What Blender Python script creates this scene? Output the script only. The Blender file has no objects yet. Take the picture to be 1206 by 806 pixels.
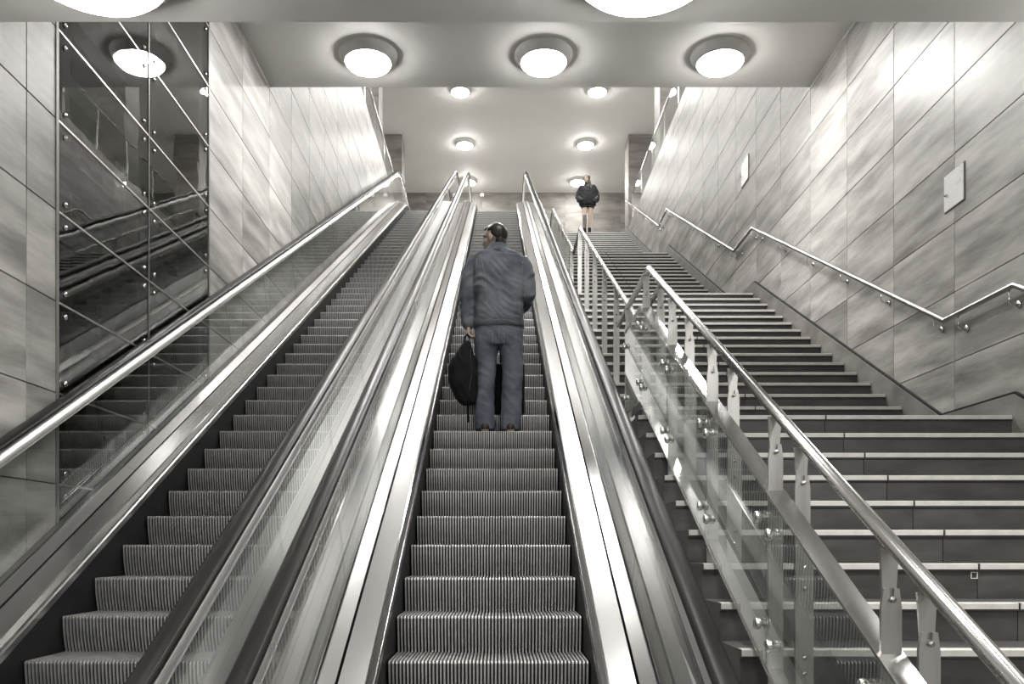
import bpy, bmesh, math, random
from mathutils import Vector, Matrix, Quaternion
from mathutils.bvhtree import BVHTree

random.seed(7)
SC = bpy.context.scene
COL = SC.collection
PI = math.pi

# ------------------------------------------------------------------ camera, world, exposure
F_PX, VX, VY = 978.0, 587.2, 646.3            # focal length and vanishing point in photo pixels (1206 x 806)
EYE = 1.74
cam_d = bpy.data.cameras.new('camera')
cam_d.sensor_width = 36.0
cam_d.lens = F_PX / 1206.0 * 36.0
cam_d.shift_x = (603.0 - VX) / 1206.0
cam_d.shift_y = (VY - 403.0) / 1206.0
cam_d.clip_start = 0.05
cam = bpy.data.objects.new('camera', cam_d)
COL.objects.link(cam)
cam.location = (0, 0, EYE)
cam.rotation_euler = (PI / 2, 0, 0)
SC.camera = cam

world = bpy.data.worlds.new('station_air')
SC.world = world
world.use_nodes = True
bg = world.node_tree.nodes['Background']
bg.inputs[0].default_value = (1.0, 0.975, 0.94, 1)
bg.inputs[1].default_value = 0.35

SC.view_settings.view_transform = 'Standard'
SC.view_settings.look = 'None'
SC.view_settings.gamma = 1.0
SC.view_settings.use_curve_mapping = False
SC.view_settings.exposure = 0.72
LAMP_POWER = 85.0                               # emission of the lamp diffusers

cy = SC.cycles
cy.max_bounces = 8
cy.diffuse_bounces = 4
cy.glossy_bounces = 5
cy.transmission_bounces = 6
cy.transparent_max_bounces = 24
cy.caustics_reflective = False
cy.caustics_refractive = False
cy.sample_clamp_indirect = 6.0
cy.use_denoising = True
cy.use_adaptive_sampling = False

# ------------------------------------------------------------------ materials
MATS = {}


def nn(nt, kind, **kw):
    n = nt.nodes.new(kind)
    for k, v in kw.items():
        setattr(n, k, v)
    return n


def base_mat(name, col, rough=0.5, metal=0.0, spec=0.5):
    m = bpy.data.materials.new(name)
    m.use_nodes = True
    b = m.node_tree.nodes['Principled BSDF']
    b.inputs['Base Color'].default_value = (*col, 1)
    b.inputs['Roughness'].default_value = rough
    b.inputs['Metallic'].default_value = metal
    b.inputs['Specular IOR Level'].default_value = spec
    MATS[name] = m
    return m


def noise_mat(name, c0, c1, scale=(6, 6, 6), rough=(0.4, 0.6), metal=0.0, spec=0.5, detail=5.0, bump=0.0,
              lo=0.35, hi=0.65, rnd=0.0, rot=(0, 0, 0), tone=0.0, bdist=0.01):
    """two tones mixed by a stretched noise; rnd shifts the pattern per object, tone varies brightness per object"""
    m = base_mat(name, c0, rough[0], metal, spec)
    nt = m.node_tree
    b = nt.nodes['Principled BSDF']
    tc = nn(nt, 'ShaderNodeTexCoord')
    mp = nn(nt, 'ShaderNodeMapping')
    mp.inputs['Scale'].default_value = scale
    mp.inputs['Rotation'].default_value = rot
    nt.links.new(tc.outputs['Object'], mp.inputs['Vector'])
    oi = nn(nt, 'ShaderNodeObjectInfo')
    src = mp.outputs['Vector']
    if rnd:
        mu = nn(nt, 'ShaderNodeMath', operation='MULTIPLY')
        mu.inputs[1].default_value = rnd
        nt.links.new(oi.outputs['Random'], mu.inputs[0])
        ad = nn(nt, 'ShaderNodeVectorMath', operation='ADD')
        nt.links.new(src, ad.inputs[0])
        nt.links.new(mu.outputs[0], ad.inputs[1])
        src = ad.outputs[0]
    no = nn(nt, 'ShaderNodeTexNoise')
    no.inputs['Scale'].default_value = 1.0
    no.inputs['Detail'].default_value = detail
    no.inputs['Roughness'].default_value = 0.6
    nt.links.new(src, no.inputs['Vector'])
    rp = nn(nt, 'ShaderNodeValToRGB')
    rp.color_ramp.elements[0].position = lo
    rp.color_ramp.elements[1].position = hi
    rp.color_ramp.elements[0].color = (*c0, 1)
    rp.color_ramp.elements[1].color = (*c1, 1)
    nt.links.new(no.outputs['Fac'], rp.inputs['Fac'])
    out = rp.outputs['Color']
    if tone:
        mr = nn(nt, 'ShaderNodeMapRange')
        mr.inputs['To Min'].default_value = 1 - tone
        mr.inputs['To Max'].default_value = 1 + tone
        nt.links.new(oi.outputs['Random'], mr.inputs['Value'])
        mx = nn(nt, 'ShaderNodeVectorMath', operation='SCALE')
        nt.links.new(out, mx.inputs[0])
        nt.links.new(mr.outputs['Result'], mx.inputs['Scale'])
        out = mx.outputs[0]
    nt.links.new(out, b.inputs['Base Color'])
    rr = nn(nt, 'ShaderNodeMapRange')
    rr.inputs['From Min'].default_value = 0.3
    rr.inputs['From Max'].default_value = 0.7
    rr.inputs['To Min'].default_value = rough[0]
    rr.inputs['To Max'].default_value = rough[1]
    nt.links.new(no.outputs['Fac'], rr.inputs['Value'])
    nt.links.new(rr.outputs['Result'], b.inputs['Roughness'])
    if bump:
        bp = nn(nt, 'ShaderNodeBump')
        bp.inputs['Strength'].default_value = bump
        bp.inputs['Distance'].default_value = bdist
        nt.links.new(no.outputs['Fac'], bp.inputs['Height'])
        nt.links.new(bp.outputs['Normal'], b.inputs['Normal'])
    return m


def glass_mat(name, tint, ior=1.5, rough=0.0, wobble=0.0, boost=1.0, power=3.2):
    """thin pane: transparent with Fresnel mirror reflection"""
    m = bpy.data.materials.new(name)
    m.use_nodes = True
    nt = m.node_tree
    nt.nodes.clear()
    o = nn(nt, 'ShaderNodeOutputMaterial')
    mix = nn(nt, 'ShaderNodeMixShader')
    tr = nn(nt, 'ShaderNodeBsdfTransparent')
    tr.inputs['Color'].default_value = (*tint, 1)
    gl = nn(nt, 'ShaderNodeBsdfGlossy')
    gl.inputs['Roughness'].default_value = rough
    gl.inputs['Color'].default_value = (1, 1, 1, 1)
    fr = nn(nt, 'ShaderNodeLayerWeight')           # same from both sides of the pane
    fr.inputs['Blend'].default_value = 0.5
    pw = nn(nt, 'ShaderNodeMath', operation='POWER')
    pw.inputs[1].default_value = power
    nt.links.new(fr.outputs['Facing'], pw.inputs[0])
    f0 = ((ior - 1) / (ior + 1)) ** 2 * boost
    mu = nn(nt, 'ShaderNodeMapRange')
    mu.inputs['To Min'].default_value = f0
    mu.inputs['To Max'].default_value = 1.0
    nt.links.new(pw.outputs[0], mu.inputs['Value'])
    nt.links.new(mu.outputs[0], mix.inputs['Fac'])
    nt.links.new(tr.outputs[0], mix.inputs[1])
    nt.links.new(gl.outputs[0], mix.inputs[2])
    nt.links.new(mix.outputs[0], o.inputs['Surface'])
    if wobble:
        tc = nn(nt, 'ShaderNodeTexCoord')
        no = nn(nt, 'ShaderNodeTexNoise')
        no.inputs['Scale'].default_value = 4.0
        no.inputs['Detail'].default_value = 1.0
        nt.links.new(tc.outputs['Object'], no.inputs['Vector'])
        bp = nn(nt, 'ShaderNodeBump')
        bp.inputs['Strength'].default_value = 1.0
        bp.inputs['Distance'].default_value = wobble
        nt.links.new(no.outputs['Fac'], bp.inputs['Height'])
        nt.links.new(bp.outputs['Normal'], gl.inputs['Normal'])
    MATS[name] = m
    return m


def emit_mat(name, col, strength):
    m = bpy.data.materials.new(name)
    m.use_nodes = True
    nt = m.node_tree
    nt.nodes.clear()
    o = nn(nt, 'ShaderNodeOutputMaterial')
    e = nn(nt, 'ShaderNodeEmission')
    e.inputs['Color'].default_value = (*col, 1)
    e.inputs['Strength'].default_value = strength
    nt.links.new(e.outputs[0], o.inputs['Surface'])
    MATS[name] = m
    return m


noise_mat('tile_stone', (0.17, 0.162, 0.15), (0.50, 0.487, 0.462), scale=(1.0, 0.9, 5.5), rough=(0.36, 0.47), spec=0.5,
          detail=12, lo=0.33, hi=0.68, rnd=57.0, rot=(0.35, 0, 0), tone=0.17, bump=0.05)
noise_mat('wall_backing', (0.05, 0.048, 0.045), (0.08, 0.078, 0.073), rough=(0.8, 0.9))
noise_mat('wall_plain', (0.34, 0.325, 0.30), (0.42, 0.405, 0.38), rough=(0.5, 0.6), scale=(1, 1, 3))
noise_mat('ceiling_paint', (0.68, 0.67, 0.645), (0.72, 0.71, 0.685), scale=(0.8, 0.8, 0.8), rough=(0.6, 0.7))
noise_mat('step_stone', (0.038, 0.037, 0.0345), (0.072, 0.070, 0.066), scale=(3, 3, 9), rough=(0.45, 0.65), detail=9, rnd=31.0, tone=0.12)
noise_mat('skirting_stone', (0.15, 0.143, 0.132), (0.26, 0.25, 0.235), scale=(2, 2, 5), rough=(0.4, 0.55), detail=8)
noise_mat('nosing_white', (0.50, 0.49, 0.465), (0.60, 0.59, 0.56), scale=(9, 9, 9), rough=(0.5, 0.6))
noise_mat('dark_stone', (0.11, 0.103, 0.092), (0.22, 0.208, 0.19), scale=(0.9, 0.9, 4), rough=(0.5, 0.6), detail=7, spec=0.35, rnd=13.0, tone=0.12)
noise_mat('floor_stone', (0.36, 0.35, 0.33), (0.46, 0.45, 0.43), scale=(2, 2, 2), rough=(0.3, 0.45), detail=7)
noise_mat('brushed_steel', (0.54, 0.535, 0.525), (0.57, 0.565, 0.555), scale=(2, 0.3, 2), rough=(0.22, 0.24), metal=1.0, detail=0)
noise_mat('deck_steel', (0.53, 0.525, 0.517), (0.56, 0.555, 0.547), scale=(1.2, 0.2, 1.2), rough=(0.23, 0.26), metal=1.0, detail=0)
noise_mat('outer_steel', (0.42, 0.417, 0.41), (0.44, 0.437, 0.43), scale=(1.2, 0.2, 1.2), rough=(0.30, 0.32), metal=1.0, detail=0)
noise_mat('plate_steel', (0.40, 0.395, 0.38), (0.47, 0.465, 0.45), scale=(30, 30, 3), rough=(0.34, 0.42), metal=1.0, detail=3)
noise_mat('chrome', (0.76, 0.755, 0.75), (0.78, 0.775, 0.77), scale=(1, 1, 1), rough=(0.12, 0.14), metal=1.0, detail=0)
noise_mat('guide_alu', (0.80, 0.795, 0.785), (0.84, 0.835, 0.825), scale=(1, 1, 1), rough=(0.26, 0.30), metal=0.9, detail=0)
noise_mat('skirt_black', (0.008, 0.008, 0.009), (0.014, 0.014, 0.015), scale=(3, 1, 8), rough=(0.45, 0.55), spec=0.25)
noise_mat('rubber', (0.010, 0.0096, 0.0092), (0.016, 0.0154, 0.0148), scale=(2, 0.5, 2), rough=(0.32, 0.36), spec=0.08)
noise_mat('cleat_metal', (0.40, 0.396, 0.39), (0.50, 0.496, 0.49), scale=(12, 12, 12), rough=(0.40, 0.50), metal=0.75)
noise_mat('groove_dark', (0.010, 0.010, 0.010), (0.018, 0.018, 0.018), scale=(9, 9, 9), rough=(0.6, 0.7), spec=0.2)
noise_mat('dark_steel', (0.055, 0.053, 0.05), (0.09, 0.087, 0.083), scale=(4, 4, 4), rough=(0.35, 0.5), metal=0.4)
noise_mat('frame_grey', (0.16, 0.157, 0.15), (0.21, 0.206, 0.198), scale=(4, 4, 4), rough=(0.4, 0.5), metal=0.3)
noise_mat('lamp_housing', (0.56, 0.555, 0.545), (0.62, 0.615, 0.605), rough=(0.4, 0.5))
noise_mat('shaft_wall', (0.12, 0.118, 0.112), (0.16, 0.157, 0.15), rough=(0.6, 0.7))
noise_mat('panel_white', (0.74, 0.735, 0.72), (0.80, 0.795, 0.78), rough=(0.25, 0.35), scale=(4, 4, 4))
glass_mat('balustrade_glass', (0.90, 0.91, 0.905), ior=1.5, power=5.0)
glass_mat('gallery_glass', (0.86, 0.88, 0.87), ior=1.5, power=6.0)
glass_mat('rail_glass', (0.90, 0.92, 0.91), ior=1.55)
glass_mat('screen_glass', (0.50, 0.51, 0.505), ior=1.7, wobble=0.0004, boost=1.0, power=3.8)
emit_mat('lamp_glow', (1.0, 0.98, 0.952), LAMP_POWER)
emit_mat('hall_lamp_glow', (1.0, 0.98, 0.952), LAMP_POWER * 1.35)
emit_mat('low_lamp_glow', (1.0, 0.98, 0.952), LAMP_POWER * 0.6)
emit_mat('small_lamp_glow', (1.0, 0.97, 0.93), 40.0)

# ------------------------------------------------------------------ object helpers


def link(o):
    COL.objects.link(o)
    return o


def tag(o, label=None, cat=None, group=None, kind=None):
    if label:
        o['label'] = label
    if cat:
        o['category'] = cat
    if group:
        o['group'] = group
    if kind:
        o['kind'] = kind
    return o


def empty(name, loc=(0, 0, 0), label=None, cat=None, group=None, kind=None):
    o = bpy.data.objects.new(name, None)
    o.empty_display_size = 0.2
    o.location = loc
    link(o)
    return tag(o, label, cat, group, kind)


class MB:
    """collects vertices and faces of one mesh"""

    def __init__(self):
        self.v, self.f, self.mi, self.sm = [], [], [], []

    def add(self, vs, fs, mat=0, smooth=False):
        b = len(self.v)
        self.v += [tuple(p) for p in vs]
        for f in fs:
            self.f.append(tuple(i + b for i in f))
            self.mi.append(mat)
            self.sm.append(smooth)
        return self

    def box(self, x0, x1, y0, y1, z0, z1, mat=0):
        vs = [(x, y, z) for z in (z0, z1) for y in (y0, y1) for x in (x0, x1)]
        return self.add(vs, [(0, 2, 3, 1), (4, 5, 7, 6), (0, 1, 5, 4), (2, 6, 7, 3), (0, 4, 6, 2), (1, 3, 7, 5)], mat)

    def prism(self, poly, axis, a0, a1, mat=0):
        """polygon in the plane across `axis`, extruded a0..a1; poly in (y,z) for x, (x,z) for y, (x,y) for z"""
        def P(p, a):
            return {'x': (a, p[0], p[1]), 'y': (p[0], a, p[1]), 'z': (p[0], p[1], a)}[axis]
        n = len(poly)
        vs = [P(p, a0) for p in poly] + [P(p, a1) for p in poly]
        fs = [tuple(range(n)), tuple(range(2 * n - 1, n - 1, -1))]
        fs += [(i, i + n, (i + 1) % n + n, (i + 1) % n) for i in range(n)]
        return self.add(vs, fs, mat)

    def grid(self, rows, closed_u=False, caps=False, mat=0, smooth=True):
        """rows of points; closed_u joins the ends of a row"""
        n, m = len(rows), len(rows[0])
        vs = [p for r in rows for p in r]
        fs = []
        for i in range(n - 1):
            for j in range(m if closed_u else m - 1):
                k = (j + 1) % m
                fs.append((i * m + j, i * m + k, (i + 1) * m + k, (i + 1) * m + j))
        if caps:
            fs.append(tuple(range(m))[::-1])
            fs.append(tuple((n - 1) * m + j for j in range(m)))
        return self.add(vs, fs, mat, smooth)

    def tube(self, pts, r, seg=10, mat=0, r2=None):
        pts = [Vector(p) for p in pts]
        rows = []
        up = Vector((0, 0, 1))
        for i, p in enumerate(pts):
            a = pts[max(i - 1, 0)]
            c = pts[min(i + 1, len(pts) - 1)]
            t = (c - a).normalized()
            s = t.cross(up)
            if s.length < 1e-4:
                s = t.cross(Vector((0, 1, 0)))
            s.normalize()
            w = s.cross(t).normalized()
            k = 1.0
            if 0 < i < len(pts) - 1:
                d1 = (p - a).normalized()
                k = 1.0 / max(0.5, d1.dot(t))
            rr = r if r2 is None else r + (r2 - r) * i / (len(pts) - 1)
            rows.append([p + s * (math.cos(q) * rr) + w * (math.sin(q) * rr * k) for q in (2 * PI * j / seg for j in range(seg))])
        return self.grid(rows, closed_u=True, caps=True, mat=mat)

    def lathe(self, prof, seg=24, c=(0, 0, 0), axis='z', mat=0, caps=True):
        rows = []
        for r, h in prof:
            row = []
            for j in range(seg):
                q = 2 * PI * j / seg
                a, b = r * math.cos(q), r * math.sin(q)
                row.append({'z': (c[0] + a, c[1] + b, c[2] + h), 'x': (c[0] + h, c[1] + a, c[2] + b),
                            'y': (c[0] + a, c[1] + h, c[2] + b)}[axis])
            rows.append(row)
        return self.grid(rows, closed_u=True, caps=caps, mat=mat)

    def mesh(self, name, mats):
        me = bpy.data.meshes.new(name)
        me.from_pydata(self.v, [], self.f)
        for m in (mats if isinstance(mats, (list, tuple)) else [mats]):
            me.materials.append(MATS[m] if isinstance(m, str) else m)
        me.polygons.foreach_set('material_index', self.mi)
        me.polygons.foreach_set('use_smooth', self.sm)
        me.update()
        bm = bmesh.new()
        bm.from_mesh(me)
        bmesh.ops.recalc_face_normals(bm, faces=bm.faces)
        bm.to_mesh(me)
        bm.free()
        return me

    def build(self, name, mats, parent=None, loc=(0, 0, 0)):
        return place(name, self.mesh(name, mats), parent, loc)


def place(name, me, parent=None, loc=(0, 0, 0), rot=None):
    o = bpy.data.objects.new(name, me)
    link(o)
    o.location = loc
    if rot:
        o.rotation_euler = rot
    if parent:
        o.parent = parent
    return o


def struct(name, mb, mats, label, cat=None, parent=None, loc=(0, 0, 0)):
    o = mb.build(name, mats, parent, loc)
    return tag(o, label, cat, None, 'structure')


# ------------------------------------------------------------------ measures of the place (metres)
XL, XR = -2.66, 3.62                 # faces of the two tiled walls
FLOOR2 = 10.67                       # upper floor
Q, R_ = FLOOR2 / 64.0, 0.3074        # riser and run of the stairs
YL, DL = 5.787, 5.892                # first landing edge, landing to landing
SX0, SX1, SXJ = 0.97, 3.583, 2.28    # stairs from left to right, joint between slabs
SOFFIT = 5.38 + EYE                  # underside of the middle ceiling
CEIL2 = 12.95 + EYE                  # upper ceiling
LOWC = 2.03 + EYE                    # low ceiling over the entrance
YS0, YS1 = 3.2, 9.68                 # soffit from .. to
YB = 30.2                            # back wall
TW, TH = 1.015, 0.55                 # wall tiles
SLOPE_S = Q / R_


def stair_line(y):
    """nosing line of the stairs (upper edge), landings flat"""
    for f in range(4):
        ye = YL + f * DL
        zt = 16 * Q * (f + 1)
        if y <= ye:
            return max(zt - (ye - y) * SLOPE_S, 16 * Q * f)
    return FLOOR2


# escalator nosing line
ES, EC, EP, EY0 = 0.538, 2.7655, 0.3594, 4.1045
EYA = (EC - EYE) / ES                # where the slope leaves the floor
EYB = (FLOOR2 - EYE + EC) / ES       # where it meets the upper floor


def esc_line(y, w=0.75, n=24):
    s = 0.0
    for i in range(n + 1):
        t = y - w + 2 * w * i / n
        s += min(max(ES * (t - EYA), 0.0), FLOOR2) * (0.5 if i in (0, n) else 1.0)
    return s / n


# ------------------------------------------------------------------ shell of the station
def tile_wall(name, x_face, side, label, opening, backing_parts):
    """structure wall: dark backing boxes and one object per stone tile; side +1 right, -1 left"""
    mb = MB()
    for (y0, y1, z0, z1) in backing_parts:
        a, b = (x_face + 0.03, x_face + 0.22) if side > 0 else (x_face - 0.22, x_face - 0.03)
        mb.box(a, b, y0, y1, z0, z1)
    wall = struct(name, mb, 'wall_backing', label, 'wall')
    cache = {}
    cols = []
    if side > 0:
        edges = [9.64 + TW * k for k in range(-6, 14)] + [23.46]
        edges = [e for e in edges if e <= 23.46]
        cols = list(zip(edges[:-1], edges[1:]))
    else:
        e1 = [3.65, 4.68, 5.0]
        e2 = [7.62] + [9.65 + TW * k for k in range(-1, 14)] + [23.46]
        cols = list(zip(e1[:-1], e1[1:])) + list(zip(e2[:-1], e2[1:]))
    for (y0, y1) in cols:
        if y1 - y0 < 0.05:
            continue
        top = SOFFIT if 0.5 * (y0 + y1) < YS1 else FLOOR2
        k = -8
        while True:
            z0 = 4.327 + TH * k
            z1 = z0 + TH
            k += 1
            if z0 > top - 0.01:
                break
            z1 = min(z1, top)
            base = stair_line(y1) if side > 0 else esc_line(y0) - 0.3
            if side > 0 and z1 < stair_line(y0) - 0.1:
                continue
            if side < 0 and z1 < base:
                continue
            if z1 < 0.05 or z1 - z0 < 0.03:
                continue
            w, h = y1 - y0, z1 - z0
            key = (round(w, 3), round(h, 3))
            if key not in cache:
                g = 0.003
                a, b = (0.0, 0.028) if side > 0 else (-0.028, 0.0)
                t = MB()
                # shallow chamfer so that each slab catches light at its edge
                e = 0.0025
                f0 = a if side > 0 else b
                f1 = b if side > 0 else a
                s = 1 if side > 0 else -1
                rows = [[(f1, yy, zz) for yy, zz in ((-w/2+g, -h/2+g), (w/2-g, -h/2+g), (w/2-g, h/2-g), (-w/2+g, h/2-g))],
                        [(f0 + s*e, yy, zz) for yy, zz in ((-w/2+g, -h/2+g), (w/2-g, -h/2+g), (w/2-g, h/2-g), (-w/2+g, h/2-g))],
                        [(f0, yy, zz) for yy, zz in ((-w/2+g+e, -h/2+g+e), (w/2-g-e, -h/2+g+e), (w/2-g-e, h/2-g-e), (-w/2+g+e, h/2-g-e))]]
                t.grid(rows, closed_u=True, caps=True, smooth=False)
                cache[key] = t.mesh('stone_tile', 'tile_stone')
            place('stone_tile', cache[key], wall, (x_face, 0.5 * (y0 + y1), 0.5 * (z0 + z1)))
    return wall


tile_wall('wall_right', XR, 1, 'tall right wall of pale grey veined stone slabs above the staircase', None,
          [(0.5, YS1, 0, SOFFIT), (YS1, 23.46, 0, FLOOR2 - 0.002)])
tile_wall('wall_left', XL, -1, 'tall left wall of pale grey veined stone slabs beside the escalator', None,
          [(0.5, 5.0, 0, SOFFIT), (7.62, YS1, 0, SOFFIT), (YS1, 23.46, 0, FLOOR2 - 0.002)])
# plain stone facing of the nearest wall stretches, beside and behind the viewer
struct('wall_right', MB().box(XR, XR + 0.03, 0.5, 3.55, 0, LOWC), 'wall_plain', 'plain right wall stretch under the low ceiling', 'wall')
struct('wall_left', MB().box(XL - 0.03, XL, 0.5, 3.65, 0, LOWC), 'wall_plain', 'plain left wall stretch under the low ceiling', 'wall')

struct('floor', MB().box(-9, 10, -7, 0.35, -0.3, 0).box(XL - 0.2, XR + 0.2, 0.35, 3.0, -0.6, -0.42), 'floor_stone',
       'grey stone floor of the lower hall at the foot of the escalators', 'floor')
# upper floor: landing ahead and the two side galleries
struct('floor_upper', MB().box(XL - 0.02, SX0 - 0.02, 24.1, YB, FLOOR2 - 0.35, FLOOR2)
       .box(SX0 - 0.02, XR + 0.02, 23.80, YB, FLOOR2 - 0.35, FLOOR2)
       .box(XR + 0.02, 9.5, YS1, YB, FLOOR2 - 0.35, FLOOR2)
       .box(-8.5, XL - 0.02, YS1, YB, FLOOR2 - 0.35, FLOOR2), 'floor_stone', 'stone floor of the upper hall and its side galleries', 'floor')
struct('ceiling', MB().box(-8.5, 9.5, YS1 - 3, YB, CEIL2, CEIL2 + 0.2), 'ceiling_paint', 'smooth off-white ceiling high over the upper hall', 'ceiling')
struct('ceiling_middle', MB().box(XL - 0.25, XR + 0.25, YS0, YS1, SOFFIT, FLOOR2), 'ceiling_paint',
       'white soffit slab with three round lamps over the middle of the escalators', 'ceiling')
struct('ceiling_low', MB().box(-9, 10, -7, 0.5, LOWC, SOFFIT).box(XL - 0.25, XR + 0.25, 0.5, YS0, LOWC, SOFFIT), 'ceiling_paint',
       'low white ceiling at the top edge of the picture', 'ceiling')

# back wall of the upper hall, clad in dark stone slabs
wb = struct('wall_back', MB().box(-8.5, 9.5, YB + 0.03, YB + 0.25, FLOOR2 - 0.35, CEIL2), 'wall_backing', 'dark polished stone wall at the far end of the upper hall', 'wall')
bt = {}
xk = -0.61 - 1.01 * 6
while xk < 8.4:
    for kz in range(5):
        z0 = FLOOR2 + 0.0 + kz * 0.82
        h = min(0.82, CEIL2 - z0)
        if h < 0.1:
            continue
        key = round(h, 3)
        if key not in bt:
            bt[key] = MB().box(-0.502, 0.502, 0, 0.028, -h / 2 + 0.003, h / 2 - 0.003).mesh('stone_panel', 'dark_stone')
        place('stone_panel', bt[key], wb, (xk + 0.505, YB, z0 + h / 2))
    xk += 1.01
for (x0, x1, y0, side, which) in ((4.06, 4.80, 20.9, 'right', 'nearer'), (4.06, 4.80, 25.95, 'right', 'farther'),
                                  (-3.76, -3.02, 20.9, 'left', 'nearer'), (-3.76, -3.02, 25.95, 'left', 'farther')):
    c = empty('column', ((x0 + x1) / 2, y0 + 0.37, FLOOR2), '%s square dark stone column of the %s upper gallery' % (which, side), 'column', 'dark stone columns', 'structure')
    MB().box(-0.34, 0.34, -0.34, 0.34, 0, CEIL2 - FLOOR2).build('column_core', 'wall_backing', c)
    for k in range(5):
        z0 = k * 0.82
        z1 = min(z0 + 0.82, CEIL2 - FLOOR2)
        for (a, b, cc, d) in ((-0.37, 0.37, -0.37, -0.345), (-0.37, 0.37, 0.345, 0.37), (-0.37, -0.345, -0.343, 0.343), (0.345, 0.37, -0.343, 0.343)):
            MB().box(a, b, cc, d, z0 + 0.003, z1 - 0.003).build('cladding_slab', 'dark_stone', c)

# ------------------------------------------------------------------ lamps
_lamp = {}


def lamp(loc, label, group, dia=0.634, small=False, glow='lamp_glow'):
    o = empty('ceiling_lamp', loc, label, 'lamp', group)
    key = (dia, small, glow)
    if key not in _lamp:
        r = dia / 2
        d = 0.085 if not small else 0.02
        h = MB().lathe([(r, 0.0), (r, -0.015), (r * 0.985, -0.03), (r * 0.80, -d)], 40, caps=False)
        t = MB().lathe([(r * 0.80, -d), (r * 0.81, -d - 0.006), (r * 0.785, -d - 0.010), (r * 0.77, -d)], 40, caps=False)
        g = MB().lathe([(r * 0.775, -d + 0.002), (r * 0.765, -d - 0.016), (r * 0.70, -d - 0.036), (r * 0.5, -d - 0.052), (r * 0.2, -d - 0.060), (0.002, -d - 0.062)], 40, caps=False)
        _lamp[key] = (h.mesh('housing', 'lamp_housing'), t.mesh('trim_ring', 'brushed_steel'),
                      g.mesh('diffuser', 'small_lamp_glow' if small else glow))
    for n, me in zip(('housing', 'trim_ring', 'diffuser'), _lamp[key]):
        place(n, me, o)
    return o


LX = (-1.42, 0.49, 2.41)
for x, w in zip(LX, ('left', 'middle', 'right')):
    lamp((x, 9.04, SOFFIT), '%s one of the three round drum lamps on the white soffit' % w, 'drum lamps on the soffit')
lamp((LX[1], 5.2, SOFFIT), 'unseen drum lamp added on the soffit as fill light, above the low ceiling edge', 'drum lamps on the soffit')  # unseen lamp added to light the man and the walls
for x, w in zip((-1.36, 0.49), ('large glowing lamp cut off by the top left corner of the picture', 'large glowing lamp cut off by the top edge above the soffit lamps')):
    lamp((x, 2.76, LOWC), w, 'lamps on the low ceiling', glow='low_lamp_glow')
for (x, y) in ((LX[2], 2.87),) + tuple((x, y) for y in (-0.2,) for x in LX):  # right one completes the visible row; row behind the viewer added as fill
    lamp((x, y, LOWC), 'unseen round lamp on the low ceiling outside the picture', 'unseen low ceiling lamps outside the picture', glow='low_lamp_glow')
for y, w in ((23.4, 'nearest'), (26.5, 'second'), (29.2, 'farthest')):
    for x, s in ((-1.08, 'left'), (2.78, 'right')):
        lamp((x, y, CEIL2), '%s small-looking round lamp in the %s row of the upper hall ceiling' % (w, s), 'lamps on the upper ceiling', glow='hall_lamp_glow')
for y in (20.4, 17.4, 14.4, 11.4):  # rows added out of sight to brighten the upper hall and galleries
    for x in (-5.0, -1.08, 2.78, 6.6):
        lamp((x, y, CEIL2), 'unseen round lamp added on the upper ceiling as fill light, behind the soffit', 'added fill lamps on the upper ceiling', glow='hall_lamp_glow')

# ------------------------------------------------------------------ glazed screen in the left wall, room behind it
win = empty('window_1', (XL, 5.0, 0), 'dark glazed screen of point-fixed panes in the left wall', 'window', None, 'structure')
wy = (0.0, 1.31, 2.62)               # local y of the vertical joints
rows_z = [4.327 + TH * k for k in range(-7, 6)]
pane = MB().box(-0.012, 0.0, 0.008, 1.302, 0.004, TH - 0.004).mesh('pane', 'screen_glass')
bolt = MB().lathe([(0.017, 0.0), (0.017, 0.008), (0.012, 0.013), (0.004, 0.015)], 12, axis='x').mesh('bolt', 'chrome')
for i in range(2):
    for z in rows_z:
        if z + TH > SOFFIT + 0.02:
            continue
        place('pane', pane, win, (0, wy[i], z))
        for yy in (0.09, 1.22):
            for zz in (0.07, TH - 0.07):
                place('bolt', bolt, win, (0, wy[i] + yy, z + zz))
for y, w in ((0.0, 0.03), (1.31, 0.012), (2.62, 0.03)):
    MB().box(-0.09, 0.006, y - w / 2, y + w / 2, 0.4, SOFFIT).build('mullion', 'frame_grey', win)
for z in rows_z:
    MB().box(-0.015, 0.004, 0.0, 2.62, z - 0.006, z + 0.006).build('transom', 'plate_steel', win)
for z in rows_z:
    MB().box(-0.34, -0.22, 0.0, 2.62, z - 0.09, z + 0.05).build('support_beam', 'dark_steel', win)
for y in (0.16, 1.47, 2.50):
    MB().box(-0.22, -0.03, y - 0.05, y + 0.05, 0.4, SOFFIT).build('support_post', 'dark_steel', win)
# room behind the glass
rx0, rx1, ry0, ry1 = -6.6, XL - 0.24, 3.6, 14.0
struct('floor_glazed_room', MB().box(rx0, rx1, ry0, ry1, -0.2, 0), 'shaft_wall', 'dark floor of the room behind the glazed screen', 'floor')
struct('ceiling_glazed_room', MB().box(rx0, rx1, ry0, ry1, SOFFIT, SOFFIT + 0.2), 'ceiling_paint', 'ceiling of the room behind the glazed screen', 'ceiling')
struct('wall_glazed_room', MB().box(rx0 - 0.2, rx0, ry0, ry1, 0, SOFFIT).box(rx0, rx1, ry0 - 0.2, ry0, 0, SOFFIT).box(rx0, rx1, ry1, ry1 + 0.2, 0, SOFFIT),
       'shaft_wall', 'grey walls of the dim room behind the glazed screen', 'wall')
lamp((-3.70, 9.55, SOFFIT), 'small lamp glowing behind the upper right of the glazed screen', None, 0.27, True)
lamp((-5.45, 12.2, SOFFIT), 'small lamp glowing deep behind the middle of the glazed screen', None, 0.21, True)
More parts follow.
